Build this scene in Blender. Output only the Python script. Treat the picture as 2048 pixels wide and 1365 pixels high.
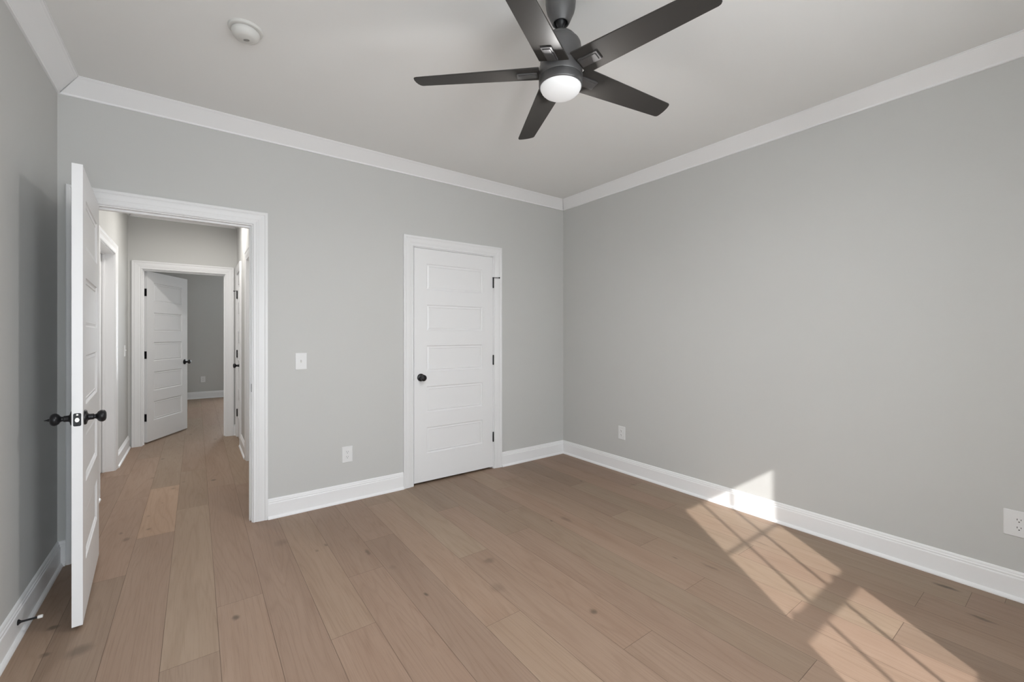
import bpy, bmesh, math, random
from mathutils import Vector, Matrix

for o in list(bpy.data.objects):
    bpy.data.objects.remove(o, do_unlink=True)
S = bpy.context.scene
COL = S.collection
PI = math.pi

# ------------------------------------------------------------------ camera
CAM = bpy.data.objects.new('camera', bpy.data.cameras.new('camera'))
COL.objects.link(CAM)
S.camera = CAM
CAM.location = (-3.2445, -3.4512, 1.305)
CAM.rotation_euler = (PI / 2, 0.0, -0.6356)
CAM.data.sensor_fit = 'HORIZONTAL'
CAM.data.sensor_width = 36.0
CAM.data.lens = 36.0 * 856.66 / 2048.0
CAM.data.shift_y = -14.33 / 2048.0
CAM.data.clip_start = 0.02

# ------------------------------------------------------------------ world, sun, windows' daylight, exposure
S.view_settings.view_transform = 'Standard'
S.view_settings.look = 'None'
S.view_settings.gamma = 1.0
S.view_settings.use_curve_mapping = False
S.view_settings.exposure = 0.06
SKY = 12.2
GROUND = 11.6
SUN = 5.5
LAMP = 24        # the fan's lamp
HALL = 10        # each of the hallway's two downlights
W = bpy.data.worlds.new('sky')
S.world = W
W.use_nodes = True
nt = W.node_tree
nt.nodes.clear()
wo = nt.nodes.new('ShaderNodeOutputWorld')
wb = nt.nodes.new('ShaderNodeBackground')
wc = nt.nodes.new('ShaderNodeTexCoord')
wx = nt.nodes.new('ShaderNodeSeparateXYZ')
wr = nt.nodes.new('ShaderNodeValToRGB')
nt.links.new(wc.outputs['Generated'], wx.inputs[0])
wm = nt.nodes.new('ShaderNodeMath'); wm.operation = 'MULTIPLY_ADD'
wm.inputs[1].default_value = 0.5; wm.inputs[2].default_value = 0.5
nt.links.new(wx.outputs['Z'], wm.inputs[0])
nt.links.new(wm.outputs[0], wr.inputs[0])
e = wr.color_ramp.elements
e[0].position = 0.44; e[0].color = (0.91 * GROUND, 0.96 * GROUND, 1.0 * GROUND, 1)
e[1].position = 0.54; e[1].color = (0.87 * SKY, 0.94 * SKY, 1.0 * SKY, 1)
nt.links.new(wr.outputs[0], wb.inputs['Color'])
wb.inputs['Strength'].default_value = 1.0
nt.links.new(wb.outputs[0], wo.inputs[0])
W.cycles.sampling_method = 'MANUAL' if hasattr(W.cycles, 'sampling_method') else 'AUTOMATIC'

SUN_DIR = Vector((0.7493, 1.0, -0.769)).normalized()
sl = bpy.data.lights.new('sun', 'SUN')
sl.energy = SUN; sl.angle = 0.0093; sl.color = (1.0, 0.985, 0.96)
so = bpy.data.objects.new('sun', sl); COL.objects.link(so)
so.rotation_euler = SUN_DIR.to_track_quat('-Z', 'Y').to_euler()
so.location = (-6, -9, 6)

def portal(name, loc, direction, w, h):
    l = bpy.data.lights.new(name, 'AREA'); l.shape = 'RECTANGLE'; l.size = w; l.size_y = h
    l.cycles.is_portal = True
    o = bpy.data.objects.new(name, l); COL.objects.link(o)
    o.location = loc
    o.rotation_euler = Vector(direction).to_track_quat('-Z', 'Z').to_euler()

# room dimensions
RX0, RX1 = -3.8714, 0.0         # left wall, right wall
RY0 = -4.27                     # wall with the window behind the camera
CEIL = 2.743
HX1 = -2.82                     # hall's right wall
FY0, FY1 = 3.10, 3.22           # wall at the hall's end
FARY = 7.22
FARX0, FARX1 = -4.70, -0.60
portal('window_daylight', (-2.0, RY0 - 0.15, 1.26), (0, 1, 0), 0.90, 1.74)
portal('window_daylight', (-3.28, RY0 - 0.15, 1.26), (0, 1, 0), 0.90, 1.74)  # serves the added fill window
portal('window_daylight', (-1.62, FARY + 0.15, 1.32), (0, -1, 0), 1.50, 1.70)

# ------------------------------------------------------------------ helpers
def link(o, parent=None):
    COL.objects.link(o)
    if parent: o.parent = parent
    return o

def tag(o, label=None, cat=None, group=None, kind=None):
    if label: o['label'] = label
    if cat: o['category'] = cat
    if group: o['group'] = group
    if kind: o['kind'] = kind
    return o

def empty(name, loc=(0, 0, 0), rz=0.0):
    o = bpy.data.objects.new(name, None)
    o.empty_display_size = 0.05
    o.location = loc; o.rotation_euler = (0, 0, rz)
    return link(o)

def build(name, bm, mat, parent=None, loc=None, rot=None, smooth=False, bevel=0.0, seg=2):
    me = bpy.data.meshes.new(name)
    bmesh.ops.recalc_face_normals(bm, faces=bm.faces)
    bm.to_mesh(me); bm.free()
    for m in (mat if isinstance(mat, (list, tuple)) else [mat]):
        me.materials.append(m)
    o = bpy.data.objects.new(name, me)
    if loc is not None: o.location = loc
    if rot is not None: o.rotation_euler = rot
    if smooth:
        for p in me.polygons: p.use_smooth = True
        try:
            me.set_sharp_from_angle(angle=math.radians(38))
        except Exception:
            pass
    if bevel:
        md = o.modifiers.new('bevel', 'BEVEL'); md.width = bevel; md.segments = seg
        md.limit_method = 'ANGLE'; md.angle_limit = math.radians(40)
    return link(o, parent)

def box(bm, x0, x1, y0, y1, z0, z1, mi=0):
    x0, x1 = min(x0, x1), max(x0, x1); y0, y1 = min(y0, y1), max(y0, y1); z0, z1 = min(z0, z1), max(z0, z1)
    v = [bm.verts.new(c) for c in ((x0, y0, z0), (x1, y0, z0), (x1, y1, z0), (x0, y1, z0),
                                   (x0, y0, z1), (x1, y0, z1), (x1, y1, z1), (x0, y1, z1))]
    for f in ((0, 3, 2, 1), (4, 5, 6, 7), (0, 1, 5, 4), (1, 2, 6, 5), (2, 3, 7, 6), (3, 0, 4, 7)):
        bm.faces.new([v[i] for i in f]).material_index = mi
    return v

def lathe(bm, prof, n=32, M=None, cap=True):
    """prof: list of (r, z); axis z; M places it"""
    M = M or Matrix.Identity(4)
    rings = []
    for r, z in prof:
        if r < 1e-6:
            rings.append([bm.verts.new(M @ Vector((0, 0, z)))])
        else:
            rings.append([bm.verts.new(M @ Vector((r * math.cos(2 * PI * i / n), r * math.sin(2 * PI * i / n), z))) for i in range(n)])
    for a, b in zip(rings, rings[1:]):
        if len(a) == 1 and len(b) == 1: continue
        for i in range(n):
            j = (i + 1) % n
            if len(a) == 1: bm.faces.new((a[0], b[j], b[i]))
            elif len(b) == 1: bm.faces.new((a[i], a[j], b[0]))
            else: bm.faces.new((a[i], a[j], b[j], b[i]))
    if cap:
        for r in (rings[0], rings[-1]):
            if len(r) > 2: bm.faces.new(r)

def prism(bm, pts, z0, z1, M=None):
    M = M or Matrix.Identity(4)
    a = [bm.verts.new(M @ Vector((x, y, z0))) for x, y in pts]
    b = [bm.verts.new(M @ Vector((x, y, z1))) for x, y in pts]
    bm.faces.new(a[::-1]); bm.faces.new(b)
    n = len(pts)
    for i in range(n):
        bm.faces.new((a[i], a[(i + 1) % n], b[(i + 1) % n], b[i]))

def rrect(w, h, r, n=5):
    out = []
    for cx, cy, a0 in ((w / 2 - r, h / 2 - r, 0), (-w / 2 + r, h / 2 - r, 90), (-w / 2 + r, -h / 2 + r, 180), (w / 2 - r, -h / 2 + r, 270)):
        for i in range(n + 1):
            a = math.radians(a0 + 90 * i / n)
            out.append((cx + r * math.cos(a), cy + r * math.sin(a)))
    return out

# ------------------------------------------------------------------ materials
def mat(name, color, rough=0.5, metal=0.0, spec=0.5, bump=None):
    m = bpy.data.materials.new(name); m.use_nodes = True
    n = m.node_tree; b = n.nodes['Principled BSDF']
    b.inputs['Base Color'].default_value = (*color, 1)
    b.inputs['Roughness'].default_value = rough
    b.inputs['Metallic'].default_value = metal
    b.inputs['Specular IOR Level'].default_value = spec
    if bump:
        t = n.nodes.new('ShaderNodeTexCoord'); no = n.nodes.new('ShaderNodeTexNoise')
        no.inputs['Scale'].default_value = bump[0]; no.inputs['Detail'].default_value = 4
        bp = n.nodes.new('ShaderNodeBump'); bp.inputs['Strength'].default_value = bump[1]; bp.inputs['Distance'].default_value = 0.002
        n.links.new(t.outputs['Object'], no.inputs['Vector']); n.links.new(no.outputs['Fac'], bp.inputs['Height'])
        n.links.new(bp.outputs['Normal'], b.inputs['Normal'])
        # very slight roller-coat tone variation
        mx = n.nodes.new('ShaderNodeMix'); mx.data_type = 'RGBA'
        n2 = n.nodes.new('ShaderNodeTexNoise'); n2.inputs['Scale'].default_value = 1.3; n2.inputs['Detail'].default_value = 2
        n.links.new(t.outputs['Object'], n2.inputs['Vector'])
        n.links.new(n2.outputs['Fac'], mx.inputs[0])
        mx.inputs[6].default_value = (*[c * 0.985 for c in color], 1)
        mx.inputs[7].default_value = (*[c * 1.015 for c in color], 1)
        n.links.new(mx.outputs[2], b.inputs['Base Color'])
    return m

M_WALL = mat('wall_paint', (0.600, 0.599, 0.583), 0.62, 0, 0.25, (180, 0.08))
M_CEIL = mat('ceiling_paint', (0.86, 0.86, 0.848), 0.75, 0, 0.2, (160, 0.08))
M_TRIM = mat('trim_paint', (0.905, 0.905, 0.91), 0.34, 0, 0.45)
M_CASING = mat('trim_paint_dimmed_casing', (0.84, 0.84, 0.845), 0.34, 0, 0.45)  # same white trim paint, darkened to offset window light on the casings
M_DOOR = mat('trim_paint_dimmed_door', (0.85, 0.85, 0.855), 0.36, 0, 0.45)  # trim paint again, colour lowered because window light hits doors too brightly
M_BLACK = mat('black_metal', (0.014, 0.014, 0.016), 0.38, 0.35, 0.5)
M_BRONZE = mat('bronze_metal', (0.125, 0.122, 0.122), 0.40, 0.4, 0.5)
M_BLADE = mat('blade_finish', (0.048, 0.045, 0.042), 0.50, 0.0, 0.15)
M_STEEL = mat('bright_steel', (0.75, 0.73, 0.68), 0.25, 1.0)
M_PLATE = mat('plate_plastic', (0.80, 0.80, 0.80), 0.4, 0, 0.4)
M_PLASTIC = mat('detector_plastic', (0.68, 0.675, 0.65), 0.5, 0, 0.35)
M_SLOT = mat('dark_slot', (0.02, 0.02, 0.02), 0.7)
M_RUBBER = mat('white_rubber', (0.72, 0.71, 0.70), 0.6)
M_GAP = mat('floor_gap', (0.13, 0.088, 0.062), 0.8)
M_VINYL = mat('window_vinyl', (0.80, 0.80, 0.80), 0.4)

M_LENS = bpy.data.materials.new('lamp_lens'); M_LENS.use_nodes = True
b = M_LENS.node_tree.nodes['Principled BSDF']
b.inputs['Base Color'].default_value = (0.8, 0.8, 0.8, 1); b.inputs['Roughness'].default_value = 0.35
b.inputs['Emission Color'].default_value = (0.97, 0.98, 1.0, 1); b.inputs['Emission Strength'].default_value = 0.26

M_GLASS = bpy.data.materials.new('window_glass'); M_GLASS.use_nodes = True
g = M_GLASS.node_tree; g.nodes.clear()
go = g.nodes.new('ShaderNodeOutputMaterial'); gt = g.nodes.new('ShaderNodeBsdfTransparent'); gg = g.nodes.new('ShaderNodeBsdfGlossy')
gm = g.nodes.new('ShaderNodeMixShader'); gm.inputs[0].default_value = 0.06
gg.inputs['Roughness'].default_value = 0.02
g.links.new(gt.outputs[0], gm.inputs[1]); g.links.new(gg.outputs[0], gm.inputs[2]); g.links.new(gm.outputs[0], go.inputs[0])

def floor_material():
    m = bpy.data.materials.new('oak_planks'); m.use_nodes = True
    n = m.node_tree; N = n.nodes; L = n.links
    b = N['Principled BSDF']
    uv = N.new('ShaderNodeUVMap'); uv.uv_map = 'plank_uv'
    at = N.new('ShaderNodeAttribute'); at.attribute_name = 'tone'
    sep = N.new('ShaderNodeSeparateColor'); L.new(at.outputs['Color'], sep.inputs[0])

    def noise(sx, sy, detail, rough=0.55, dist=0.0):
        mp = N.new('ShaderNodeMapping'); mp.inputs['Scale'].default_value = (sx, sy, 1)
        L.new(uv.outputs[0], mp.inputs[0])
        t = N.new('ShaderNodeTexNoise'); t.inputs['Scale'].default_value = 1.0; t.inputs['Detail'].default_value = detail
        t.inputs['Roughness'].default_value = rough; t.inputs['Distortion'].default_value = dist
        L.new(mp.outputs[0], t.inputs['Vector'])
        return t.outputs['Fac']
    def ramp(src, a, b_):
        r = N.new('ShaderNodeMapRange'); r.inputs[1].default_value = a; r.inputs[2].default_value = b_
        L.new(src, r.inputs[0]); return r.outputs[0]
    def mix(f, c1, c2, mode='MIX'):
        x = N.new('ShaderNodeMix'); x.data_type = 'RGBA'; x.blend_type = mode
        for i, c in ((0, f), (6, c1), (7, c2)):
            if isinstance(c, (tuple, float)): x.inputs[i].default_value = (*c, 1) if isinstance(c, tuple) else c
            else: L.new(c, x.inputs[i])
        return x.outputs[2]
    def math_(op, a, b_):
        x = N.new('ShaderNodeMath'); x.operation = op
        for i, c in ((0, a), (1, b_)):
            if isinstance(c, float): x.inputs[i].default_value = c
            else: L.new(c, x.inputs[i])
        return x.outputs[0]
    # plank base tone: pinkish brown <-> olive brown, then lightness
    base = mix(sep.outputs['Green'], (0.330, 0.229, 0.171), (0.325, 0.243, 0.178))
    base = mix(sep.outputs['Red'], mix(1.0, base, (0.86, 0.86, 0.86), 'MULTIPLY'), mix(1.0, base, (1.14, 1.14, 1.12), 'MULTIPLY'))
    base = mix(sep.outputs['Blue'], base, (0.450, 0.306, 0.212))
    # broad colour drift along the plank
    base = mix(ramp(noise(7, 0.9, 3), 0.35, 0.7), base, mix(1.0, base, (0.90, 0.87, 0.85), 'MULTIPLY'))
    # cathedral grain: noise contours
    nz = noise(5.5, 0.42, 2, 0.5, 0.4)
    w = math_('FRACT', math_('MULTIPLY', nz, 17.0), 0.0)
    tri = math_('ABSOLUTE', math_('SUBTRACT', w, 0.5), 0.0)
    base = mix(math_('MULTIPLY', ramp(tri, 0.28, 0.5), 0.42), base, mix(1.0, base, (0.82, 0.79, 0.76), 'MULTIPLY'))
    # fine pores
    base = mix(math_('MULTIPLY', ramp(noise(230, 5.0, 3, 0.6), 0.50, 0.72), 0.62), base, mix(1.0, base, (0.80, 0.77, 0.74), 'MULTIPLY'))
    base = mix(math_('MULTIPLY', ramp(noise(150, 2.5, 2, 0.6), 0.55, 0.8), 0.30), base, mix(1.0, base, (1.16, 1.15, 1.14), 'MULTIPLY'))
    # knots at the places the boards have them
    tc = N.new('ShaderNodeTexCoord')
    dn = N.new('ShaderNodeTexNoise'); dn.inputs['Scale'].default_value = 22.0; dn.inputs['Detail'].default_value = 3
    L.new(tc.outputs['Object'], dn.inputs['Vector'])
    ds = N.new('ShaderNodeVectorMath'); ds.operation = 'MULTIPLY_ADD'
    L.new(dn.outputs['Color'], ds.inputs[0]); ds.inputs[1].default_value = (0.022, 0.03, 0); ds.inputs[2].default_value = (-0.011, -0.015, 0)
    pos = N.new('ShaderNodeVectorMath'); pos.operation = 'ADD'
    L.new(tc.outputs['Object'], pos.inputs[0]); L.new(ds.outputs[0], pos.inputs[1])
    for kx, ky, rx, ry, st in KNOTS:
        s = N.new('ShaderNodeVectorMath'); s.operation = 'SUBTRACT'; L.new(pos.outputs[0], s.inputs[0]); s.inputs[1].default_value = (kx, ky, 0)
        s2 = N.new('ShaderNodeVectorMath'); s2.operation = 'MULTIPLY'; L.new(s.outputs[0], s2.inputs[0]); s2.inputs[1].default_value = (1 / rx, 1 / ry, 0)
        ln = N.new('ShaderNodeVectorMath'); ln.operation = 'LENGTH'; L.new(s2.outputs[0], ln.inputs[0])
        r = N.new('ShaderNodeMapRange'); r.interpolation_type = 'SMOOTHSTEP'
        r.inputs[1].default_value = 1.25; r.inputs[2].default_value = 0.25; r.inputs[3].default_value = 0.0; r.inputs[4].default_value = st
        L.new(ln.outputs['Value'], r.inputs[0])
        base = mix(r.outputs[0], base, (0.085, 0.062, 0.045))
    L.new(base, b.inputs['Base Color'])
    b.inputs['Roughness'].default_value = 0.50
    b.inputs['Specular IOR Level'].default_value = 0.30
    bp = N.new('ShaderNodeBump'); bp.inputs['Strength'].default_value = 0.12; bp.inputs['Distance'].default_value = 0.001
    L.new(noise(230, 5.0, 3, 0.6), bp.inputs['Height']); L.new(bp.outputs[0], b.inputs['Normal'])
    return m

KNOTS = [(-3.633, -0.975, 0.050, 0.045, 0.50), (-3.755, -0.712, 0.022, 0.020, 0.65), (-3.741, -0.925, 0.020, 0.018, 0.55),
         (-3.098, -1.116, 0.016, 0.026, 0.75), (-1.744, -2.060, 0.020, 0.022, 0.70), (-2.320, -1.471, 0.012, 0.018, 0.80),
         (-0.135, -3.000, 0.018, 0.055, 0.85), (-0.350, -3.150, 0.014, 0.050, 0.65), (-3.453, 0.807, 0.010, 0.012, 0.45),
         (-3.500, 0.290, 0.014, 0.018, 0.50), (-3.400, 1.150, 0.018, 0.024, 0.40), (-3.120, 1.205, 0.022, 0.030, 0.65),
         (-3.526, 2.303, 0.020, 0.030, 0.55), (-2.483, 0.053, 0.014, 0.020, 0.45), (-2.361, -1.127, 0.020, 0.030, 0.20),
         (-0.412, -2.227, 0.010, 0.050, 0.35), (-2.815, -0.440, 0.045, 0.050, 0.28), (-3.600, 0.190, 0.020, 0.035, 0.45),
         (-1.890, -1.390, 0.035, 0.035, 0.42), (-2.000, -1.640, 0.040, 0.050, 0.25), (-2.420, -0.880, 0.012, 0.045, 0.55),
         (-2.600, -0.640, 0.012, 0.022, 0.50), (-2.660, -0.680, 0.010, 0.020, 0.40), (-1.150, -1.250, 0.025, 0.060, 0.40),
         (-1.250, -1.210, 0.010, 0.016, 0.55), (-0.500, -0.760, 0.010, 0.014, 0.75), (-0.200, -1.090, 0.012, 0.040, 0.40),
         (-3.330, 1.300, 0.014, 0.020, 0.35), (-1.900, -2.700, 0.012, 0.014, 0.65), (-3.640, 0.320, 0.014, 0.025, 0.40),
         (-0.930, -2.180, 0.014, 0.060, 0.35), (-1.000, -2.010, 0.010, 0.020, 0.40), (-3.520, 0.560, 0.010, 0.014, 0.35),
         (-3.560, 1.600, 0.014, 0.018, 0.45), (-3.050, 3.000, 0.02, 0.05, 0.4), (-3.300, 3.500, 0.02, 0.05, 0.35)]
M_FLOOR = floor_material()

# ------------------------------------------------------------------ floor
def make_floor():
    rnd = random.Random(7)
    PW, X0 = 0.192, -3.550
    joints = {-1: [-1.9, -0.35, 1.05], 0: [0.153, 1.237], 1: [-1.318, 0.568, 1.65], 2: [-2.9, -0.975, 0.985], 3: [-1.9, 0.935],
              4: [-1.526, 0.4], 5: [-2.9, -1.088], 6: [-0.743], 7: [-1.849, -0.2], 8: [-2.6, -1.272], 9: [-2.301, -0.6],
              10: [-1.198], 11: [-2.797, -0.9], 12: [-2.221, -0.5], 13: [-1.80, -2.608, -0.35], 14: [-1.412], 15: [-2.21, -0.8],
              16: [-1.564], 17: [-3.09, -1.1]}
    bm = bmesh.new()
    uvl = bm.loops.layers.uv.new('plank_uv')
    col = bm.loops.layers.float_color.new('tone')
    y_lo, y_hi, x_lo, x_hi = RY0 - 0.10, FARY + 0.10, -4.80, 0.10
    k = math.floor((x_lo - X0) / PW)
    while X0 + k * PW < x_hi:
        xa, xb = max(x_lo, X0 + k * PW), min(x_hi, X0 + (k + 1) * PW)
        js = sorted(joints.get(k, [rnd.uniform(-2.5, 0.5)]))
        while js[0] - y_lo > 2.0: js.insert(0, js[0] - rnd.uniform(1.2, 1.9))
        while y_hi - js[-1] > 2.0: js.append(js[-1] + rnd.uniform(1.2, 1.9))
        ys = [y_lo] + [j for j in js if y_lo + 0.05 < j < y_hi - 0.05] + [y_hi]
        for ya, yb in zip(ys, ys[1:]):
            g = 0.0007
            vs = [bm.verts.new(c) for c in ((xa + g, ya + g, 0), (xb - g, ya + g, 0), (xb - g, yb - g, 0), (xa + g, yb - g, 0))]
            f = bm.faces.new(vs)
            t, hue, light = rnd.gauss(0.5, 0.20), rnd.random(), 0.0
            if k == 0 and abs(ya - 0.153) < 0.01: t, hue, light = 0.6, 0.6, 0.75
            t = min(1, max(0, t))
            ox, oy = rnd.uniform(0, 50), rnd.uniform(0, 50)
            for lp in f.loops:
                lp[uvl].uv = (lp.vert.co.x + ox, lp.vert.co.y + oy)
                lp[col] = (t, hue, light, 1)
        k += 1
    z = -0.0012
    f = bm.faces.new([bm.verts.new(c) for c in ((x_lo, y_lo, z), (x_hi, y_lo, z), (x_hi, y_hi, z), (x_lo, y_hi, z))])
    f.material_index = 1
    box(bm, x_lo, x_hi, y_lo, y_hi, -0.10, -0.004, 1)
    o = build('floor', bm, [M_FLOOR, M_GAP])
    tag(o, 'brown oak plank floor running through room and hall', 'floor', kind='structure')
make_floor()

# ------------------------------------------------------------------ walls
def wall(name, label, axis, p0, p1, a0, a1, z0=0.0, z1=CEIL, holes=(), m=M_WALL):
    """axis 'x': wall runs along x, thickness p0..p1 in y ; axis 'y': runs along y, thickness in x. holes (a0,a1,z0,z1)"""
    As = sorted({a0, a1, *[h for q in holes for h in q[:2]]})
    Zs = sorted({z0, z1, *[h for q in holes for h in q[2:]]})
    bm = bmesh.new()
    def solid(i, j):
        if not (0 <= i < len(As) - 1 and 0 <= j < len(Zs) - 1): return False
        ca, cz = (As[i] + As[i + 1]) / 2, (Zs[j] + Zs[j + 1]) / 2
        return not any(h[0] < ca < h[1] and h[2] < cz < h[3] for h in holes)
    def P(a, p, z): return (a, p, z) if axis == 'x' else (p, a, z)
    vc = {}
    def V(*c):
        c = tuple(round(v, 6) for v in c)
        if c not in vc: vc[c] = bm.verts.new(c)
        return vc[c]
    def face(*cs): bm.faces.new([V(*c) for c in cs])
    for i in range(len(As) - 1):
        for j in range(len(Zs) - 1):
            if not solid(i, j): continue
            A, B, C, D = As[i], As[i + 1], Zs[j], Zs[j + 1]
            for p in (p0, p1): face(P(A, p, C), P(B, p, C), P(B, p, D), P(A, p, D))
            if not solid(i - 1, j): face(P(A, p0, C), P(A, p1, C), P(A, p1, D), P(A, p0, D))
            if not solid(i + 1, j): face(P(B, p0, C), P(B, p1, C), P(B, p1, D), P(B, p0, D))
            if not solid(i, j - 1): face(P(A, p0, C), P(B, p0, C), P(B, p1, C), P(A, p1, C))
            if not solid(i, j + 1): face(P(A, p0, D), P(B, p0, D), P(B, p1, D), P(A, p1, D))
    o = build(name, bm, m)
    return tag(o, label, 'wall', kind='structure')

J = 0.018       # jamb board
# openings: jamb-to-jamb
BED = (-3.740, -2.934, 2.056)
CLO = (-1.744, -0.927, 2.050)
FARD = (-3.745, -2.948, 2.056)
LIN = (2.520, 2.984, 2.056)
HRT = (0.880, 1.690, 2.056)
HLT = (1.262, 2.075, 2.062)
def hole(o): return (o[0] - J, o[1] + J, -0.001, o[2] + J)
WIN1 = (-2.42, -1.58, 0.38, 2.137)
FILL_WIN = (-3.70, -2.86, 0.38, 2.137)  # opening of the added fill window
WIN3 = (-2.34, -0.90, 0.50, 2.14)
wall('wall_back', 'greige wall with the open doorway and the closed narrow door', 'x', 0.0, 0.12, RX0, RX1, holes=[hole(BED), hole(CLO)])
wall('wall_right', 'wide plain greige wall at right with the sun patch', 'y', 0.0, 0.14, RY0 - 0.14, FY0)
wall('wall_left', 'greige wall at far left behind the open door', 'y', RX0 - 0.12, RX0, RY0 - 0.14, 0.0)
wall('wall_front', 'greige wall behind the viewer with its window and an added fill window', 'x', RY0 - 0.14, RY0, RX0, RX1, holes=[WIN1, FILL_WIN])
wall('wall_hall_left', 'hallway left wall seen through the open doorway', 'y', RX0 - 0.12, RX0, 0.0, FY0, holes=[hole(HLT)])
wall('wall_hall_right', 'hallway right wall seen through the open doorway', 'y', HX1, HX1 + 0.12, 0.12, FY0, holes=[hole(LIN), hole(HRT)])
wall('wall_hall_end', 'hallway end wall above the second doorway', 'x', FY0, FY1, FARX0, 0.14, holes=[hole(FARD)])
wall('wall_far_back', 'dim grey wall of the room beyond the hallway', 'x', FARY, FARY + 0.14, FARX0 - 0.14, FARX1 + 0.14, holes=[WIN3])
wall('wall_far_left', 'left wall of the room beyond the hallway', 'y', FARX0 - 0.14, FARX0, 0.0, FARY)
wall('wall_far_right', 'right wall of the room beyond the hallway', 'y', FARX1, FARX1 + 0.14, FY1, FARY)
wall('wall_hall_outer', 'wall closing the space left of the hallway', 'x', -0.0, 0.12, FARX0, RX0 - 0.12)
bm = bmesh.new(); box(bm, -4.15, -4.0, -6.05, RY0 - 0.14, -0.3, 3.6)  # unseen block added outside, stops direct sun entering the left fill window
tag(build('added_sun_blocker', bm, mat('sun_blocker_finish', (0.70, 0.70, 0.68), 0.7)), 'unseen block added outside to keep sun off the fill window', 'wall', kind='structure')
bm = bmesh.new(); box(bm, -4.84, 0.14, RY0 - 0.14, FARY + 0.14, CEIL, CEIL + 0.12)
tag(build('ceiling', bm, M_CEIL), 'flat pale greige ceiling above the fan', 'ceiling', kind='structure')

# ------------------------------------------------------------------ running trim (baseboards, crown)
BASE = [(0, 0), (0.028, 0), (0.028, 0.006), (0.025, 0.013), (0.020, 0.018), (0.0155, 0.020), (0.0155, 0.104), (0.0145, 0.108), (0.0115, 0.111),
        (0.0125, 0.114), (0.0125, 0.119), (0.0085, 0.124), (0.0085, 0.130), (0.006, 0.136), (0, 0.139)]
CROWN = [(0, -0.088), (0.010, -0.088), (0.012, -0.085), (0.012, -0.076), (0.010, -0.073), (0.016, -0.070), (0.021, -0.064), (0.021, -0.059), (0.026, -0.057),
         (0.030, -0.055), (0.038, -0.052), (0.048, -0.045), (0.057, -0.035), (0.063, -0.024), (0.067, -0.017), (0.073, -0.017), (0.075, -0.013), (0.085, -0.0125), (0.091, -0.010),
         (0.096, -0.006), (0.096, -0.004), (0.101, -0.004), (0.101, 0)]
def run(name, label, cat, prof, p0, p1, nrm, z=0.0, m0=0, m1=0, parent=None):
    """profile (d from wall, z) swept p0->p1 ; m0/m1 = 1 mitre for an inside corner"""
    p0, p1, nrm = Vector((*p0, 0)), Vector((*p1, 0)), Vector((*nrm, 0))
    d = (p1 - p0).normalized()
    bm = bmesh.new()
    A = [bm.verts.new(p0 + nrm * w + d * (w * m0) + Vector((0, 0, z + h))) for w, h in prof]
    B = [bm.verts.new(p1 + nrm * w - d * (w * m1) + Vector((0, 0, z + h))) for w, h in prof]
    n = len(prof)
    for i in range(n):
        j = (i + 1) % n
        bm.faces.new((A[i], A[j], B[j], B[i]))
    bm.faces.new(A[::-1]); bm.faces.new(B)
    o = build(name, bm, M_TRIM, parent)
    return tag(o, label, cat, kind='structure')

CW, CR = 0.090, 0.006   # casing width, reveal
bl = BED[0] - CR - CW; br = BED[1] + CR + CW
cl, cr = CLO[0] - CR - CW, CLO[1] + CR + CW
run('baseboard_left', 'white baseboard along the left wall behind the open door', 'baseboard', BASE, (RX0, RY0), (RX0, 0), (1, 0), m0=1, m1=1)
run('baseboard_back', 'tiny white baseboard piece in the corner behind the open door', 'baseboard', BASE, (RX0, 0), (bl, 0), (0, -1), m0=1)
run('baseboard_back', 'white baseboard between the doorway and the narrow door', 'baseboard', BASE, (br, 0), (cl, 0), (0, -1))
run('baseboard_back', 'short white baseboard right of the narrow door', 'baseboard', BASE, (cr, 0), (0, 0), (0, -1), m1=1)
run('baseboard_right', 'long white baseboard under the wide right wall', 'baseboard', BASE, (0, 0), (0, RY0), (-1, 0), m0=1, m1=1)
run('baseboard_front', 'white baseboard under the window wall', 'baseboard', BASE, (0, RY0), (RX0, RY0), (0, 1), m0=1, m1=1)
run('trim_1', 'white crown moulding above the doorway wall', 'crown moulding', CROWN, (RX0, 0), (0, 0), (0, -1), CEIL, 1, 1)
run('trim_2', 'white crown moulding above the wide right wall', 'crown moulding', CROWN, (0, 0), (0, RY0), (-1, 0), CEIL, 1, 1)
run('trim_3', 'white crown moulding above the window wall', 'crown moulding', CROWN, (0, RY0), (RX0, RY0), (0, 1), CEIL, 1, 1)
run('trim_4', 'white crown moulding above the left wall', 'crown moulding', CROWN, (RX0, RY0), (RX0, 0), (1, 0), CEIL, 1, 1)
# hall
hl0, hl1 = HLT[0] - CR - CW, HLT[1] + CR + CW
hr0, hr1 = HRT[0] - CR - CW, HRT[1] + CR + CW
li0, li1 = LIN[0] - CR - CW, LIN[1] + CR + CW
fl0, fl1 = FARD[0] - CR - CW, FARD[1] + CR + CW
run('baseboard_hall_left', 'white baseboard at the hallway left side near the end', 'baseboard', BASE, (RX0, hl1), (RX0, FY0), (1, 0), m1=1)
run('baseboard_hall_left', 'white baseboard at the hallway left side near the doorway', 'baseboard', BASE, (RX0, 0.12 + 0.02), (RX0, hl0), (1, 0))
run('baseboard_hall_right', 'white baseboard at the hallway right side between two doors', 'baseboard', BASE, (HX1, li0), (HX1, hr1), (-1, 0))
run('baseboard_hall_end', 'white baseboard stub right of the second doorway', 'baseboard', BASE, (fl1, FY0), (HX1, FY0), (0, -1))
run('trim_5', 'white crown moulding at the hallway end', 'crown moulding', CROWN, (RX0, FY0), (HX1, FY0), (0, -1), CEIL, 1, 1)
run('trim_6', 'white crown moulding on the hallway left wall', 'crown moulding', CROWN, (RX0, 0.12), (RX0, FY0), (1, 0), CEIL, 1, 1)
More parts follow.
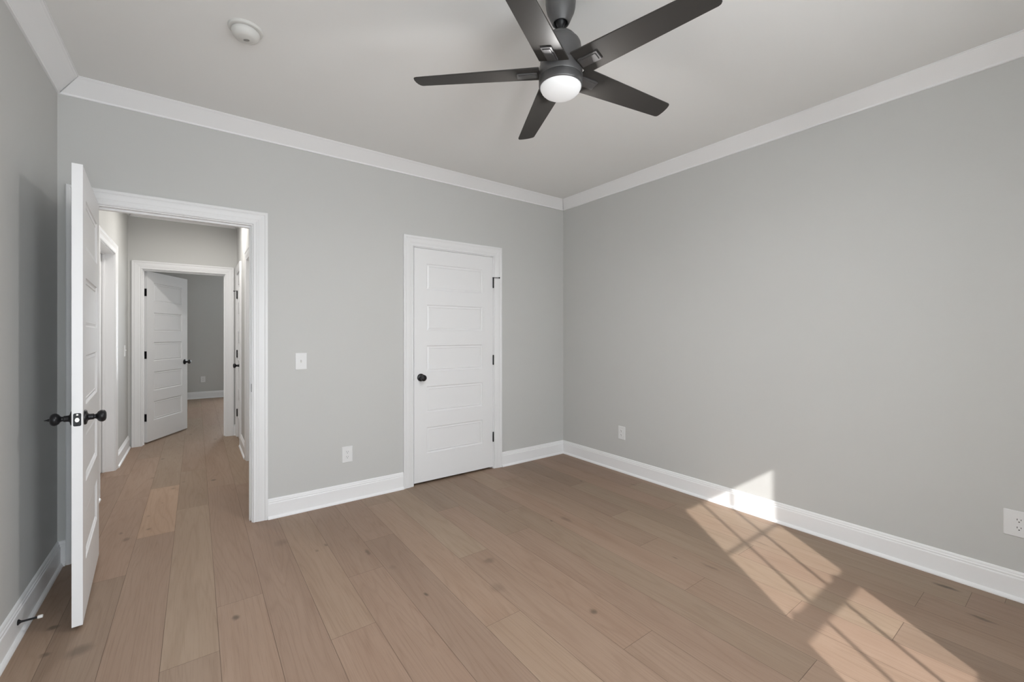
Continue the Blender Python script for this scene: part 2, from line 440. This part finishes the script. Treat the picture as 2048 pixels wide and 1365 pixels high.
run('trim_7', 'white crown moulding on the hallway right wall', 'crown moulding', CROWN, (HX1, FY0), (HX1, 0.12), (-1, 0), CEIL, 1, 1)
run('baseboard_far_back', 'white baseboard of the room beyond the hallway', 'baseboard', BASE, (FARX0, FARY), (FARX1, FARY), (0, -1))

# ------------------------------------------------------------------ door casings with jambs
CAS = [(0, 0), (0, 0.009), (0.003, 0.012), (0.008, 0.012), (0.010, 0.0095), (0.017, 0.010), (0.024, 0.0125), (0.029, 0.0135), (0.031, 0.0125), (0.036, 0.0145),
       (0.056, 0.0165), (0.066, 0.0165), (0.068, 0.015), (0.071, 0.0175), (0.076, 0.0195), (0.086, 0.0195), (0.090, 0.0165), (0.090, 0)]
def casing(name, label, axis, plane, nsign, op):
    """3-sided mitred casing on the wall face at `plane`, projecting along nsign"""
    a0, a1, zt = op[0] - CR, op[1] + CR, op[2] + CR
    def P(a, t, z):
        return (a, plane + nsign * t, z) if axis == 'x' else (plane + nsign * t, a, z)
    bm = bmesh.new()
    rings = []
    for st in range(4):
        ring = []
        for w, t in CAS:
            c = ((a0 - w, 0.0), (a0 - w, zt + w), (a1 + w, zt + w), (a1 + w, 0.0))[st]
            ring.append(bm.verts.new(P(c[0], t, c[1])))
        rings.append(ring)
    n = len(CAS)
    for A, B in zip(rings, rings[1:]):
        for i in range(n):
            j = (i + 1) % n
            bm.faces.new((A[i], A[j], B[j], B[i]))
    bm.faces.new(rings[0]); bm.faces.new(rings[-1])
    o = build(name, bm, M_CASING)
    return tag(o, label, 'door casing', kind='structure')

def jamb(name, label, axis, p0, p1, op, stop):
    """lining boards of an opening in a wall of thickness p0..p1, with stop strips at stop=(s0,s1)"""
    a0, a1, zt = op
    bm = bmesh.new()
    def B(a, b_, q0, q1, z0, z1):
        if axis == 'x': box(bm, a, b_, q0, q1, z0, z1)
        else: box(bm, q0, q1, a, b_, z0, z1)
    B(a0 - J, a0, p0, p1, 0, zt + J); B(a1, a1 + J, p0, p1, 0, zt + J); B(a0, a1, p0, p1, zt, zt + J)
    s0, s1 = stop
    B(a0, a0 + 0.011, s0, s1, 0, zt); B(a1 - 0.011, a1, s0, s1, 0, zt); B(a0 + 0.011, a1 - 0.011, s0, s1, zt - 0.011, zt)
    o = build(name, bm, M_TRIM)
    return tag(o, label, 'door jamb', kind='structure')

T = 0.035
jb = jamb('trim_8', 'white jamb lining the open bedroom doorway', 'x', 0.0, 0.12, BED, (T + 0.003, T + 0.040))
casing('trim_9', 'white casing around the open bedroom doorway', 'x', 0.0, -1, BED)
casing('trim_10', 'white casing on the hall side of the bedroom doorway', 'x', 0.12, 1, BED)
jc = jamb('trim_11', 'white jamb of the closed narrow door', 'x', 0.0, 0.12, CLO, (T + 0.003, T + 0.040))
casing('trim_12', 'white casing around the closed narrow door', 'x', 0.0, -1, CLO)
jf = jamb('trim_13', 'white jamb lining the doorway at the hall end', 'x', FY0, FY1, FARD, (FY1 - T - 0.040, FY1 - T - 0.003))
casing('trim_14', 'white casing around the doorway at the hall end', 'x', FY0, -1, FARD)
jl = jamb('trim_15', 'white jamb of the slim hall cupboard door', 'y', HX1, HX1 + 0.12, LIN, (HX1 + T + 0.003, HX1 + T + 0.040))
casing('trim_16', 'white casing around the slim hall cupboard door', 'y', HX1, -1, LIN)
jamb('trim_17', 'white jamb of the near door in the hallway right wall', 'y', HX1, HX1 + 0.12, HRT, (HX1 + 0.12 - T - 0.040, HX1 + 0.12 - T - 0.003))
casing('trim_18', 'white casing of the near door in the hallway right wall', 'y', HX1, -1, HRT)
jamb('trim_19', 'deep white jamb in the hallway left wall', 'y', RX0 - 0.12, RX0, HLT, (RX0 - 0.12 + T + 0.003, RX0 - 0.12 + T + 0.020))
casing('trim_20', 'white casing of the doorway in the hallway left wall', 'y', RX0, 1, HLT)

# ------------------------------------------------------------------ doors
PAN_TOP, PAN_PITCH, PAN_H = 1.900, 0.358, 0.226     # above the door's bottom edge
def door_slab(w, h, s, stile=0.118):
    """slab x 0..w, y 0..s*T, z 0..h, five sunken panels on both faces"""
    bm = bmesh.new()
    xs = [0, stile, w - stile, w]
    rows = []
    sc = h / 2.03
    for i in range(5):
        t = (PAN_TOP - PAN_PITCH * i) * sc
        rows.append((t - PAN_H * sc, t))
    zs = sorted([0, h] + [v for r in rows for v in r])
    steps = [(0.0, 0.0), (0.003, 0.0055), (0.008, 0.0085), (0.022, 0.0040), (0.025, 0.0075), (0.029, 0.0075)]
    for face in (0, 1):
        y0 = 0.0 if face == 0 else s * T
        inn = s * (1 if face == 0 else -1)
        vc = {}
        def V(x, z):
            k = (round(x, 5), round(z, 5))
            if k not in vc: vc[k] = bm.verts.new((x, y0, z))
            return vc[k]
        for i in range(3):
            for j in range(len(zs) - 1):
                if i == 1 and any(abs(zs[j] - r[0]) < 1e-6 for r in rows):
                    prev = [V(xs[1], zs[j]), V(xs[2], zs[j]), V(xs[2], zs[j + 1]), V(xs[1], zs[j + 1])]
                    for ins, dep in steps[1:]:
                        x0, x1, z0, z1 = xs[1] + ins, xs[2] - ins, zs[j] + ins, zs[j + 1] - ins
                        cur = [bm.verts.new((x, y0 + inn * dep, z)) for x, z in ((x0, z0), (x1, z0), (x1, z1), (x0, z1))]
                        for q in range(4):
                            bm.faces.new((prev[q], prev[(q + 1) % 4], cur[(q + 1) % 4], cur[q]))
                        prev = cur
                    bm.faces.new(prev)
                else:
                    bm.faces.new((V(xs[i], zs[j]), V(xs[i + 1], zs[j]), V(xs[i + 1], zs[j + 1]), V(xs[i], zs[j + 1])))
    # edges
    def q(*c): bm.faces.new([bm.verts.new(v) for v in c])
    Y = s * T
    q((0, 0, 0), (0, Y, 0), (0, Y, h), (0, 0, h)); q((w, 0, 0), (w, Y, 0), (w, Y, h), (w, 0, h))
    q((0, 0, 0), (w, 0, 0), (w, Y, 0), (0, Y, 0)); q((0, 0, h), (w, 0, h), (w, Y, h), (0, Y, h))
    bmesh.ops.remove_doubles(bm, verts=bm.verts, dist=1e-5)
    return bm

KNOB = [(0.0, 0.0), (0.0335, 0.0), (0.0335, 0.004), (0.031, 0.008), (0.019, 0.011), (0.0145, 0.014), (0.0135, 0.020), (0.0135, 0.030), (0.0105, 0.032), (0.0105, 0.037),
        (0.014, 0.041), (0.021, 0.045), (0.0262, 0.052), (0.0275, 0.058), (0.0262, 0.064), (0.022, 0.0695), (0.014, 0.0725), (0.0, 0.0735)]
def knob(door, x, y, z, sy, spike=False):
    M = Matrix.Translation((x, y, z)) @ Matrix.Rotation(-sy * PI / 2, 4, 'X')
    bm = bmesh.new(); lathe(bm, KNOB, 40, M)
    k = build('door_knob', bm, M_BLACK, door, smooth=True)
    if spike:
        bm = bmesh.new(); lathe(bm, [(0.0, 0.072), (0.0055, 0.0725), (0.0055, 0.078), (0.0035, 0.081), (0.0010, 0.090), (0, 0.091)], 16, M)
        build('privacy_button', bm, M_BLACK, k, smooth=True)
    return k

def hinge(door, z, s, pin_stop=False, leaf_open=None):
    """knuckle beside the slab edge at x=-0.002 on side -s; leaves on slab edge (and on the jamb when open)"""
    bm = bmesh.new()
    H = 0.089
    lathe(bm, [(0, -H / 2 - 0.004), (0.004, -H / 2 - 0.004), (0.0068, -H / 2), (0.0068, -H / 6), (0.0062, -H / 6 + 0.0006), (0.0068, -H / 6 + 0.0012), (0.0068, H / 6), (0.0062, H / 6 + 0.0006),
               (0.0068, H / 6 + 0.0012), (0.0068, H / 2), (0.004, H / 2 + 0.004), (0, H / 2 + 0.004)], 20, Matrix.Translation((-0.002, -s * 0.0065, z)))
    box(bm, -0.0022, -0.0002, -s * 0.002, s * 0.031, z - H / 2, z + H / 2)
    if leaf_open is not None:
        a = leaf_open       # jamb leaf turned back by the door's opening angle about the pin
        v = box(bm, -0.0026, -0.0006, -s * 0.002, s * 0.031, z - H / 2, z + H / 2)
        piv = Vector((-0.0016, 0, 0))
        R = Matrix.Translation(piv) @ Matrix.Rotation(a, 4, 'Z') @ Matrix.Translation(-piv)
        for q in v: q.co = R @ q.co
    h = build('hinge', bm, M_BLACK, door, smooth=True)
    if pin_stop:
        b2 = bmesh.new()
        zt = z + H / 2 + 0.006
        lathe(b2, [(0, -0.003), (0.0085, -0.003), (0.0085, 0.005), (0, 0.005)], 16, Matrix.Translation((-0.002, -s * 0.0065, zt)))
        R = Matrix.Translation((-0.002, -s * 0.0075, zt + 0.001)) @ Matrix.Rotation(math.radians(s * 28), 4, 'Z') @ Matrix.Rotation(-PI / 2, 4, 'Y')
        lathe(b2, [(0, 0), (0.0032, 0), (0.0032, 0.052), (0.007, 0.054), (0.0075, 0.060), (0.006, 0.064), (0, 0.065)], 16, R)
        build('hinge_stop', b2, M_BLACK, h, smooth=True)
    return h

def latch(door, w, z, s):
    bm = bmesh.new()
    Mx = Matrix.Translation((w, s * T / 2, z)) @ Matrix.Rotation(PI / 2, 4, 'Y') @ Matrix.Rotation(PI / 2, 4, 'Z')
    prism(bm, rrect(0.0254, 0.057, 0.006), -0.001, 0.0012, Mx)
    p = build('latch_plate', bm, M_BLACK, door)
    bm = bmesh.new()
    prism(bm, [(0.0075 * math.cos(2 * PI * i / 20) * (1 if math.cos(2 * PI * i / 20) > 0 else 0.85), 0.0095 * math.sin(2 * PI * i / 20)) for i in range(20)], 0.001, 0.010, Mx)
    build('latch_bolt', bm, M_STEEL, p)['label'] = 'bright steel latch bolt'
    for dz in (-0.021, 0.021):
        bm = bmesh.new(); lathe(bm, [(0, 0.001), (0.0042, 0.001), (0.0036, 0.0022), (0, 0.0026)], 14, Mx @ Matrix.Translation((0, dz, 0)))
        build('screw', bm, M_STEEL if dz > 0 else M_BLACK, p, smooth=True)
    return p

def door(name, label, pivot, rz, w, h, s, knobs=True, hinges=True, stop=False, gap=0.014, angle=None, spike=False, knob_sides=(-1, 1), zh=None):
    bm = door_slab(w, h, s, 0.118 if w > 0.6 else 0.095)
    o = build(name, bm, M_DOOR, loc=(pivot[0], pivot[1], gap), rot=(0, 0, rz))
    tag(o, label, 'door', kind='structure')
    if hinges:
        for i, z in enumerate(zh or (1.797, 1.053, 0.308)):
            hinge(o, z - gap, s, stop and i == 0, angle)
    if knobs:
        z = 0.927 - gap
        for side in knob_sides:        # -1: the y=0 face, +1: the other
            if side < 0: knob(o, w - 0.062, 0.0, z, -s, False)
            else: knob(o, w - 0.062, s * T, z, s, False)
        latch(o, w, z, s)
        if spike:
            k = [c for c in o.children if c.name.startswith('door_knob')][0]
            bm = bmesh.new()
            lathe(bm, [(0.0, 0.072), (0.0055, 0.0725), (0.0055, 0.078), (0.0035, 0.081), (0.0012, 0.090), (0, 0.091)], 16,
                  Matrix.Translation((w - 0.062, 0.0, z)) @ Matrix.Rotation(s * PI / 2, 4, 'X'))
            build('privacy_button', bm, M_BLACK, k, smooth=True)
    return o

D1A = math.radians(-86.15)
door('door_1', 'white panelled door standing open in the foreground at left', (BED[0] + 0.004, -0.004), D1A, 0.800, 2.036, 1, angle=-D1A, spike=True, gap=0.018)
door('door_2', 'closed white five-panel narrow door in the middle wall', (CLO[1] - 0.003, 0.0), PI, 0.811, 2.028, -1, stop=True, gap=0.019)
D3A = math.radians(62)
door('door_3', 'white panelled door half open at the hallway end', (FARD[0] + 0.003, FY1), D3A, 0.790, 2.034, -1, angle=-D3A, gap=0.016)
door('door_4', 'slim closed cupboard door seen edge-on in the hallway', (HX1, LIN[1] - 0.003), -PI / 2, 0.458, 2.030, 1, stop=True, gap=0.020)
door('door_5', 'closed door deep in the hallway left wall opening', (RX0 - 0.12, HLT[1] - 0.003), -PI / 2, 0.807, 2.036, 1, gap=0.014)
door('door_6', 'closed door recessed in the hallway right wall', (HX1 + 0.12, HRT[1] - 0.003), -PI / 2, 0.804, 2.034, -1, gap=0.014)

# strike plate lips on the jambs
def strike(parent, x, y0, y1, z, lip):
    bm = bmesh.new()
    prism(bm, rrect(0.030, 0.057, 0.008), 0, 0.0015, Matrix.Translation((x, (y0 + y1) / 2, z)) @ Matrix.Rotation(lip * PI / 2, 4, 'Y') @ Matrix.Rotation(PI / 2, 4, 'Z'))
    build('strike_plate', bm, M_BRONZE, parent)
strike(jb, BED[1], 0.000, 0.030, 0.930, -1)
strike(jc, CLO[0], -0.001, 0.029, 0.932, 1)

# ------------------------------------------------------------------ windows (behind the camera)
def window(name, label, axis, plane, sgn, op, upper_out=True, cols=3, rows=2):
    """double-hung window in the wall hole op=(a0,a1,z0,z1); plane = outer-sash plane, sgn = inward direction"""
    a0, a1, z0, z1 = op
    def mk(): return bmesh.new()
    def B(bm, a, b_, p0, p1, za, zb):
        if axis == 'x': box(bm, a, b_, p0, p1, za, zb)
        else: box(bm, p0, p1, a, b_, za, zb)
    bm = mk()
    f = 0.030
    p0, p1 = plane - sgn * 0.020, plane + sgn * 0.060
    B(bm, a0, a0 + f, p0, p1, z0, z1); B(bm, a1 - f, a1, p0, p1, z0, z1)
    B(bm, a0 + f, a1 - f, p0, p1, z1 - f, z1); B(bm, a0 + f, a1 - f, p0, p1, z0, z0 + f)
    root = build(name, bm, M_VINYL)
    tag(root, label, 'window', kind='structure')
    zm = (z0 + z1) / 2
    for up in (True, False):
        q = plane if up else plane + sgn * 0.034
        s0, s1 = (zm - 0.018, z1 - f) if up else (z0 + f, zm + 0.018)
        A0, A1 = a0 + f, a1 - f
        r = 0.040
        bm = mk()
        B(bm, A0, A0 + r, q - 0.015, q + 0.015, s0, s1); B(bm, A1 - r, A1, q - 0.015, q + 0.015, s0, s1)
        B(bm, A0 + r, A1 - r, q - 0.015, q + 0.015, s1 - (r if up else 0.036), s1)
        B(bm, A0 + r, A1 - r, q - 0.015, q + 0.015, s0, s0 + (0.036 if up else r))
        sash = build('sash', bm, M_VINYL, root)
        g0, g1 = s0 + (0.036 if up else r), s1 - (r if up else 0.036)
        bm = mk()
        for c in range(1, cols):
            a = A0 + r + (A1 - A0 - 2 * r) * c / cols
            B(bm, a - 0.009, a + 0.009, q - 0.006, q + 0.006, g0, g1)
        for c in range(1, rows):
            z = g0 + (g1 - g0) * c / rows
            B(bm, A0 + r, A1 - r, q - 0.0055, q + 0.0055, z - 0.009, z + 0.009)
        build('muntin', bm, M_VINYL, sash)
        bm = mk(); B(bm, A0 + r, A1 - r, q - 0.002, q + 0.002, g0, g1)
        build('glass_pane', bm, M_GLASS, sash)
        if not up:
            for t in (0.17, 0.83):
                bm = mk(); a = A0 + (A1 - A0) * t
                B(bm, a - 0.022, a + 0.022, q - 0.012, q + 0.012, s1, s1 + 0.014)
                build('tilt_latch', bm, M_VINYL, sash)
    return root
window('window_1', 'white double-hung window with grilles behind the viewer', 'x', -4.34, 1, WIN1)
window('added_fill_window', 'unseen double-hung fill window added behind the viewer to brighten the left side', 'x', -4.34, 1, FILL_WIN)  # added for fill light on the left wall, door gap and hall
window('window_3', 'white double-hung window in the room beyond the hallway', 'x', FARY + 0.07, -1, WIN3)
casing('trim_22', 'white casing around the added fill window behind the viewer', 'x', RY0, 1, (FILL_WIN[0] + CR, FILL_WIN[1] - CR, FILL_WIN[3] - CR))
casing('trim_21', 'white casing around the window behind the viewer', 'x', RY0, 1, (WIN1[0] + CR, WIN1[1] - CR, WIN1[3] - CR))

# ------------------------------------------------------------------ ceiling fan
FX, FY = -2.0211, -2.1346
fan = empty('ceiling_fan', (FX, FY, CEIL))
tag(fan, 'dark bronze five-blade ceiling fan with a lit round lamp', 'ceiling fan')
def fz(z): return z - CEIL
bm = bmesh.new()
lathe(bm, [(0, 0), (0.064, 0), (0.064, -0.012), (0.0625, -0.018), (0.0625, -0.060), (0.0605, -0.080), (0.0565, -0.097), (0.050, -0.111), (0.043, -0.127), (0.0375, -0.140), (0.035, -0.1445), (0.0315, -0.1455), (0.029, -0.142), (0.028, -0.120), (0, -0.112)], 56)
build('canopy', bm, M_BRONZE, fan, smooth=True)
bm = bmesh.new()
lathe(bm, [(0, -0.114), (0.014, -0.116), (0.0225, -0.124), (0.0245, -0.132), (0.0225, -0.141), (0.016, -0.151), (0.0122, -0.157), (0.0122, -0.196), (0, -0.196)], 32)
build('downrod', bm, M_BLACK, fan, smooth=True)
bm = bmesh.new()
lathe(bm, [(0, -0.188), (0.024, -0.188), (0.034, -0.190), (0.048, -0.195), (0.058, -0.202), (0.0645, -0.210), (0.0672, -0.2135), (0.0672, -0.2165), (0.0660, -0.218),
           (0.071, -0.220), (0.078, -0.226), (0.083, -0.236), (0.085, -0.250), (0.085, -0.330), (0, -0.330)], 56)
build('motor_cover', bm, M_BRONZE, fan, smooth=True)
bm = bmesh.new()
lathe(bm, [(0, -0.326), (0.085, -0.326), (0.0890, -0.329), (0.0905, -0.334), (0.0905, -0.372), (0.0890, -0.3745), (0, -0.3745)], 64)
build('motor_housing', bm, M_BRONZE, fan, smooth=True)
bm = bmesh.new()
lathe(bm, [(0, -0.3745), (0.0890, -0.3745), (0.0908, -0.377), (0.0908, -0.405), (0.0888, -0.4095), (0.0860, -0.411), (0.0845, -0.408), (0, -0.406)], 64)
build('lamp_housing', bm, M_BRONZE, fan, smooth=True)
bm = bmesh.new()
lathe(bm, [(0.0848, -0.408), (0.0848, -0.411), (0.0838, -0.415), (0.0795, -0.4245), (0.071, -0.4335), (0.057, -0.4420), (0.039, -0.4475), (0.019, -0.4505), (0, -0.4512)], 64, cap=False)
build('lamp_lens', bm, M_LENS, fan, smooth=True)['label'] = 'glowing white domed lens'
def lamp_part(w, size, loc, d):          # the dome shines down and sideways
    l = bpy.data.lights.new('fan_lamp_light', 'AREA'); l.shape = 'DISK'; l.size = size; l.energy = w; l.color = (1.0, 0.99, 0.98)
    o = link(bpy.data.objects.new('fan_lamp_light', l)); o.location = loc
    o.rotation_euler = Vector(d).to_track_quat('-Z', 'Y').to_euler()
lamp_part(LAMP * 0.48, 0.13, (FX, FY, CEIL - 0.456), (0, 0, -1))
for q in range(4):
    ca, sa = math.cos(q * PI / 2 + 0.4), math.sin(q * PI / 2 + 0.4)
    lamp_part(LAMP * 0.13, 0.05, (FX + 0.082 * ca, FY + 0.082 * sa, CEIL - 0.442), (ca * 0.78, sa * 0.78, -0.62))
def blade_bm():
    bm = bmesh.new()
    R0, R1, W0, W1 = 0.088, 0.622, 0.0635, 0.0450
    n = 8
    def half(r): return W0 + (W1 - W0) * (r - R0) / (R1 - R0)
    up = [(R0 + (R1 - 0.016 - R0) * i / n, half(R0 + (R1 - 0.016 - R0) * i / n)) for i in range(n + 1)]
    lo = [(R0 + (R1 - 0.020 - R0) * i / n, -half(R0 + (R1 - 0.020 - R0) * i / n)) for i in range(n + 1)]
    tip = [(R1 - 0.007, 0.0425), (R1 - 0.002, 0.036), (R1, 0.022), (R1, 0.0), (R1 - 0.003, -0.022), (R1 - 0.008, -0.036), (R1 - 0.013, -0.0430)]
    pts = up + tip + lo[::-1]
    prism(bm, pts, -0.003, 0.003)
    return bm
A0 = -6.64
bl_src = None
for k in range(5):
    a = math.radians(A0 + 72 * k)
    R = Matrix.Rotation(a, 4, 'Z') @ Matrix.Translation((0, 0, fz(2.3963))) @ Matrix.Rotation(math.radians(-11.64), 4, 'X')
    if k == 0:
        b_ = build('blade', blade_bm(), M_BLADE, fan, bevel=0.0015)
        bm = bmesh.new()
        prism(bm, [(x + 0.140, y) for x, y in rrect(0.086, 0.046, 0.004)], -0.0085, -0.0030)
        prism(bm, [(x + 0.138, y) for x, y in rrect(0.074, 0.032, 0.003)], -0.0115, -0.0085)
        br_ = build('blade_bracket', bm, M_BRONZE, b_, bevel=0.0012)
        src, srcb = b_, br_
    else:
        b_ = src.copy(); link(b_, fan)
        br_ = srcb.copy(); link(br_, b_)
    b_.matrix_local = R

# ------------------------------------------------------------------ smoke detector
sd = empty('smoke_detector', (-3.056, -1.082, CEIL))
tag(sd, 'round white smoke detector on the ceiling left of the fan', 'smoke detector')
bm = bmesh.new()
lathe(bm, [(0, 0), (0.071, 0), (0.071, -0.006), (0.069, -0.011), (0.0645, -0.013), (0.062, -0.013), (0, -0.013)], 56)
build('mounting_base', bm, M_PLASTIC, sd, smooth=True)
bm = bmesh.new()
lathe(bm, [(0, -0.013), (0.054, -0.013), (0.054, -0.016), (0.0575, -0.0162), (0.0585, -0.020), (0.0575, -0.028), (0.0535, -0.038), (0.047, -0.0455), (0.039, -0.050), (0.034, -0.0508), (0.033, -0.0500), (0.031, -0.0510), (0, -0.0525)], 56)
cov = build('cover', bm, M_PLASTIC, sd, smooth=True)
for i in range(5):
    L = (0.010, 0.015, 0.017, 0.015, 0.010)[i]
    bm = bmesh.new()
    Mx = Matrix.Translation((0.003, 0, -0.0524)) @ Matrix.Rotation(-0.6356, 4, 'Z') @ Matrix.Translation(((i - 2) * 0.0054, 0, 0))
    v = box(bm, -0.0011, 0.0011, -L / 2, L / 2, -0.0006, 0.0010)
    for q in v: q.co = Mx @ q.co
    build('vent_slot', bm, M_SLOT, cov)

# ------------------------------------------------------------------ wall plates
def plate_bm(w, h, d=0.006):
    bm = bmesh.new()
    a = rrect(w, h, 0.004); b_ = rrect(w - 0.006, h - 0.006, 0.003)
    r0 = [bm.verts.new((x, 0, z)) for x, z in a]; r1 = [bm.verts.new((x, -d * 0.5, z)) for x, z in a]; r2 = [bm.verts.new((x, -d, z)) for x, z in b_]
    n = len(a)
    for A, B in ((r0, r1), (r1, r2)):
        for i in range(n): bm.faces.new((A[i], A[(i + 1) % n], B[(i + 1) % n], B[i]))
    bm.faces.new(r2); bm.faces.new(r0[::-1])
    return bm

def screw_bm(x, z, d):
    bm = bmesh.new()
    lathe(bm, [(0, 0), (0.0032, 0), (0.0028, 0.0008), (0, 0.001)], 14, Matrix.Translation((x, -d, z)) @ Matrix.Rotation(PI / 2, 4, 'X'))
    return bm

def switch(label, loc, rz, w=0.078, h=0.122):
    t = empty('light_switch', loc, rz); tag(t, label, 'light switch')
    pl = build('plate', plate_bm(w, h), M_PLATE, t)
    bm = bmesh.new(); prism(bm, rrect(0.0105, 0.024, 0.001), 0.0058, 0.0066, Matrix.Rotation(PI / 2, 4, 'X'))
    build('slot', bm, M_PLASTIC, pl)
    bm = bmesh.new(); v = box(bm, -0.0045, 0.0045, -0.018, -0.004, -0.0045, 0.0045)
    R = Matrix.Rotation(math.radians(-28), 4, 'X')
    for q in v: q.co = R @ q.co
    build('toggle', bm, M_PLATE, t, bevel=0.001)
    for z in (-0.030, 0.030): build('screw', screw_bm(0, z, 0.006), M_PLATE, t)
    return t

def outlet(label, loc, rz, w=0.080, h=0.124):
    t = empty('power_outlet', loc, rz); tag(t, label, 'power outlet', 'power outlets')
    build('plate', plate_bm(w, h), M_PLATE, t)
    for z in (-0.0195, 0.0195):
        bm = bmesh.new()
        pts = [(0.0165 * math.cos(2 * PI * i / 28), max(-0.0135, min(0.0135, 0.0165 * math.sin(2 * PI * i / 28)))) for i in range(28)]
        prism(bm, pts, 0.005, 0.0078, Matrix.Translation((0, 0, z)) @ Matrix.Rotation(PI / 2, 4, 'X'))
        r = build('receptacle', bm, M_PLATE, t)
        for sx, hh in ((-0.0063, 0.0085), (0.0063, 0.0070)):
            bm = bmesh.new(); box(bm, sx - 0.0011, sx + 0.0011, -0.0080, -0.0070, z + 0.0035 - hh / 2, z + 0.0035 + hh / 2)
            build('slot', bm, M_SLOT, r)
        bm = bmesh.new(); lathe(bm, [(0, 0.007), (0.0026, 0.007), (0.0026, 0.0081), (0, 0.0081)], 14, Matrix.Translation((0, 0, z - 0.0075)) @ Matrix.Rotation(PI / 2, 4, 'X'))
        build('slot', bm, M_SLOT, r)
    build('screw', screw_bm(0, 0, 0.006), M_PLATE, t)
    return t

switch('white toggle light switch on the wall right of the open doorway', (-2.624, 0.0, 1.104), 0.0)
switch('white light switch on the hallway left wall seen edge-on', (RX0, 2.800, 1.120), PI / 2)
outlet('white power outlet low on the wall between the two doors', (-2.2955, 0.0, 0.365), 0.0)
outlet('white power outlet low on the right wall near the corner', (0.0, -0.8055, 0.367), -PI / 2)
outlet('white power outlet cut by the photo edge at far right', (0.0, -3.2380, 0.372), -PI / 2, 0.104, 0.127)
outlet('small white power outlet in the dim room beyond the hallway', (-3.132, FARY, 0.385), 0.0)

# ------------------------------------------------------------------ baseboard door stop
ds = empty('door_stop', (RX0 + 0.0155, -0.732, 0.074)); tag(ds, 'black rod door stop on the left baseboard near the open door', 'door stop')
Rx = Matrix.Rotation(PI / 2, 4, 'Y')
bm = bmesh.new(); lathe(bm, [(0, 0), (0.0115, 0), (0.0115, 0.003), (0.008, 0.006), (0.005, 0.010), (0.0045, 0.014), (0, 0.014)], 24, Rx)
build('base_flange', bm, M_BLACK, ds, smooth=True)
bm = bmesh.new(); lathe(bm, [(0, 0.010), (0.0042, 0.010), (0.0042, 0.060), (0, 0.060)], 20, Rx)
build('rod', bm, M_BLACK, ds, smooth=True)
bm = bmesh.new(); lathe(bm, [(0, 0.058), (0.0062, 0.058), (0.0072, 0.062), (0.0072, 0.070), (0.006, 0.074), (0, 0.074)], 20, Rx)
build('tip', bm, M_RUBBER, ds, smooth=True)['label'] = 'white rubber tip'

# ------------------------------------------------------------------ hallway downlights (above the door head)
def downlight(label, x, y, k):
    t = empty('recessed_downlight', (x, y, CEIL)); tag(t, label, 'ceiling light')
    bm = bmesh.new(); lathe(bm, [(0.050, 0), (0.078, 0), (0.078, -0.003), (0.070, -0.006), (0.054, -0.005), (0.050, -0.002)], 40, cap=False)
    build('trim_ring', bm, M_TRIM, t, smooth=True)
    bm = bmesh.new(); lathe(bm, [(0.0505, -0.002), (0.045, -0.0035), (0, -0.004)], 40, cap=False)
    build('lamp_lens', bm, M_LENS, t, smooth=True)
    l = bpy.data.lights.new('downlight', 'AREA'); l.shape = 'DISK'; l.size = 0.10; l.energy = HALL * k; l.color = (1.0, 0.97, 0.93); l.spread = math.radians(165)
    o = link(bpy.data.objects.new('downlight', l)); o.location = (x, y, CEIL - 0.008)
downlight('round recessed downlight in the hallway ceiling nearest the bedroom', -3.30, 0.75, 0.7)
downlight('round recessed downlight in the hallway ceiling nearest its far end', -3.16, 2.05, 1.15)
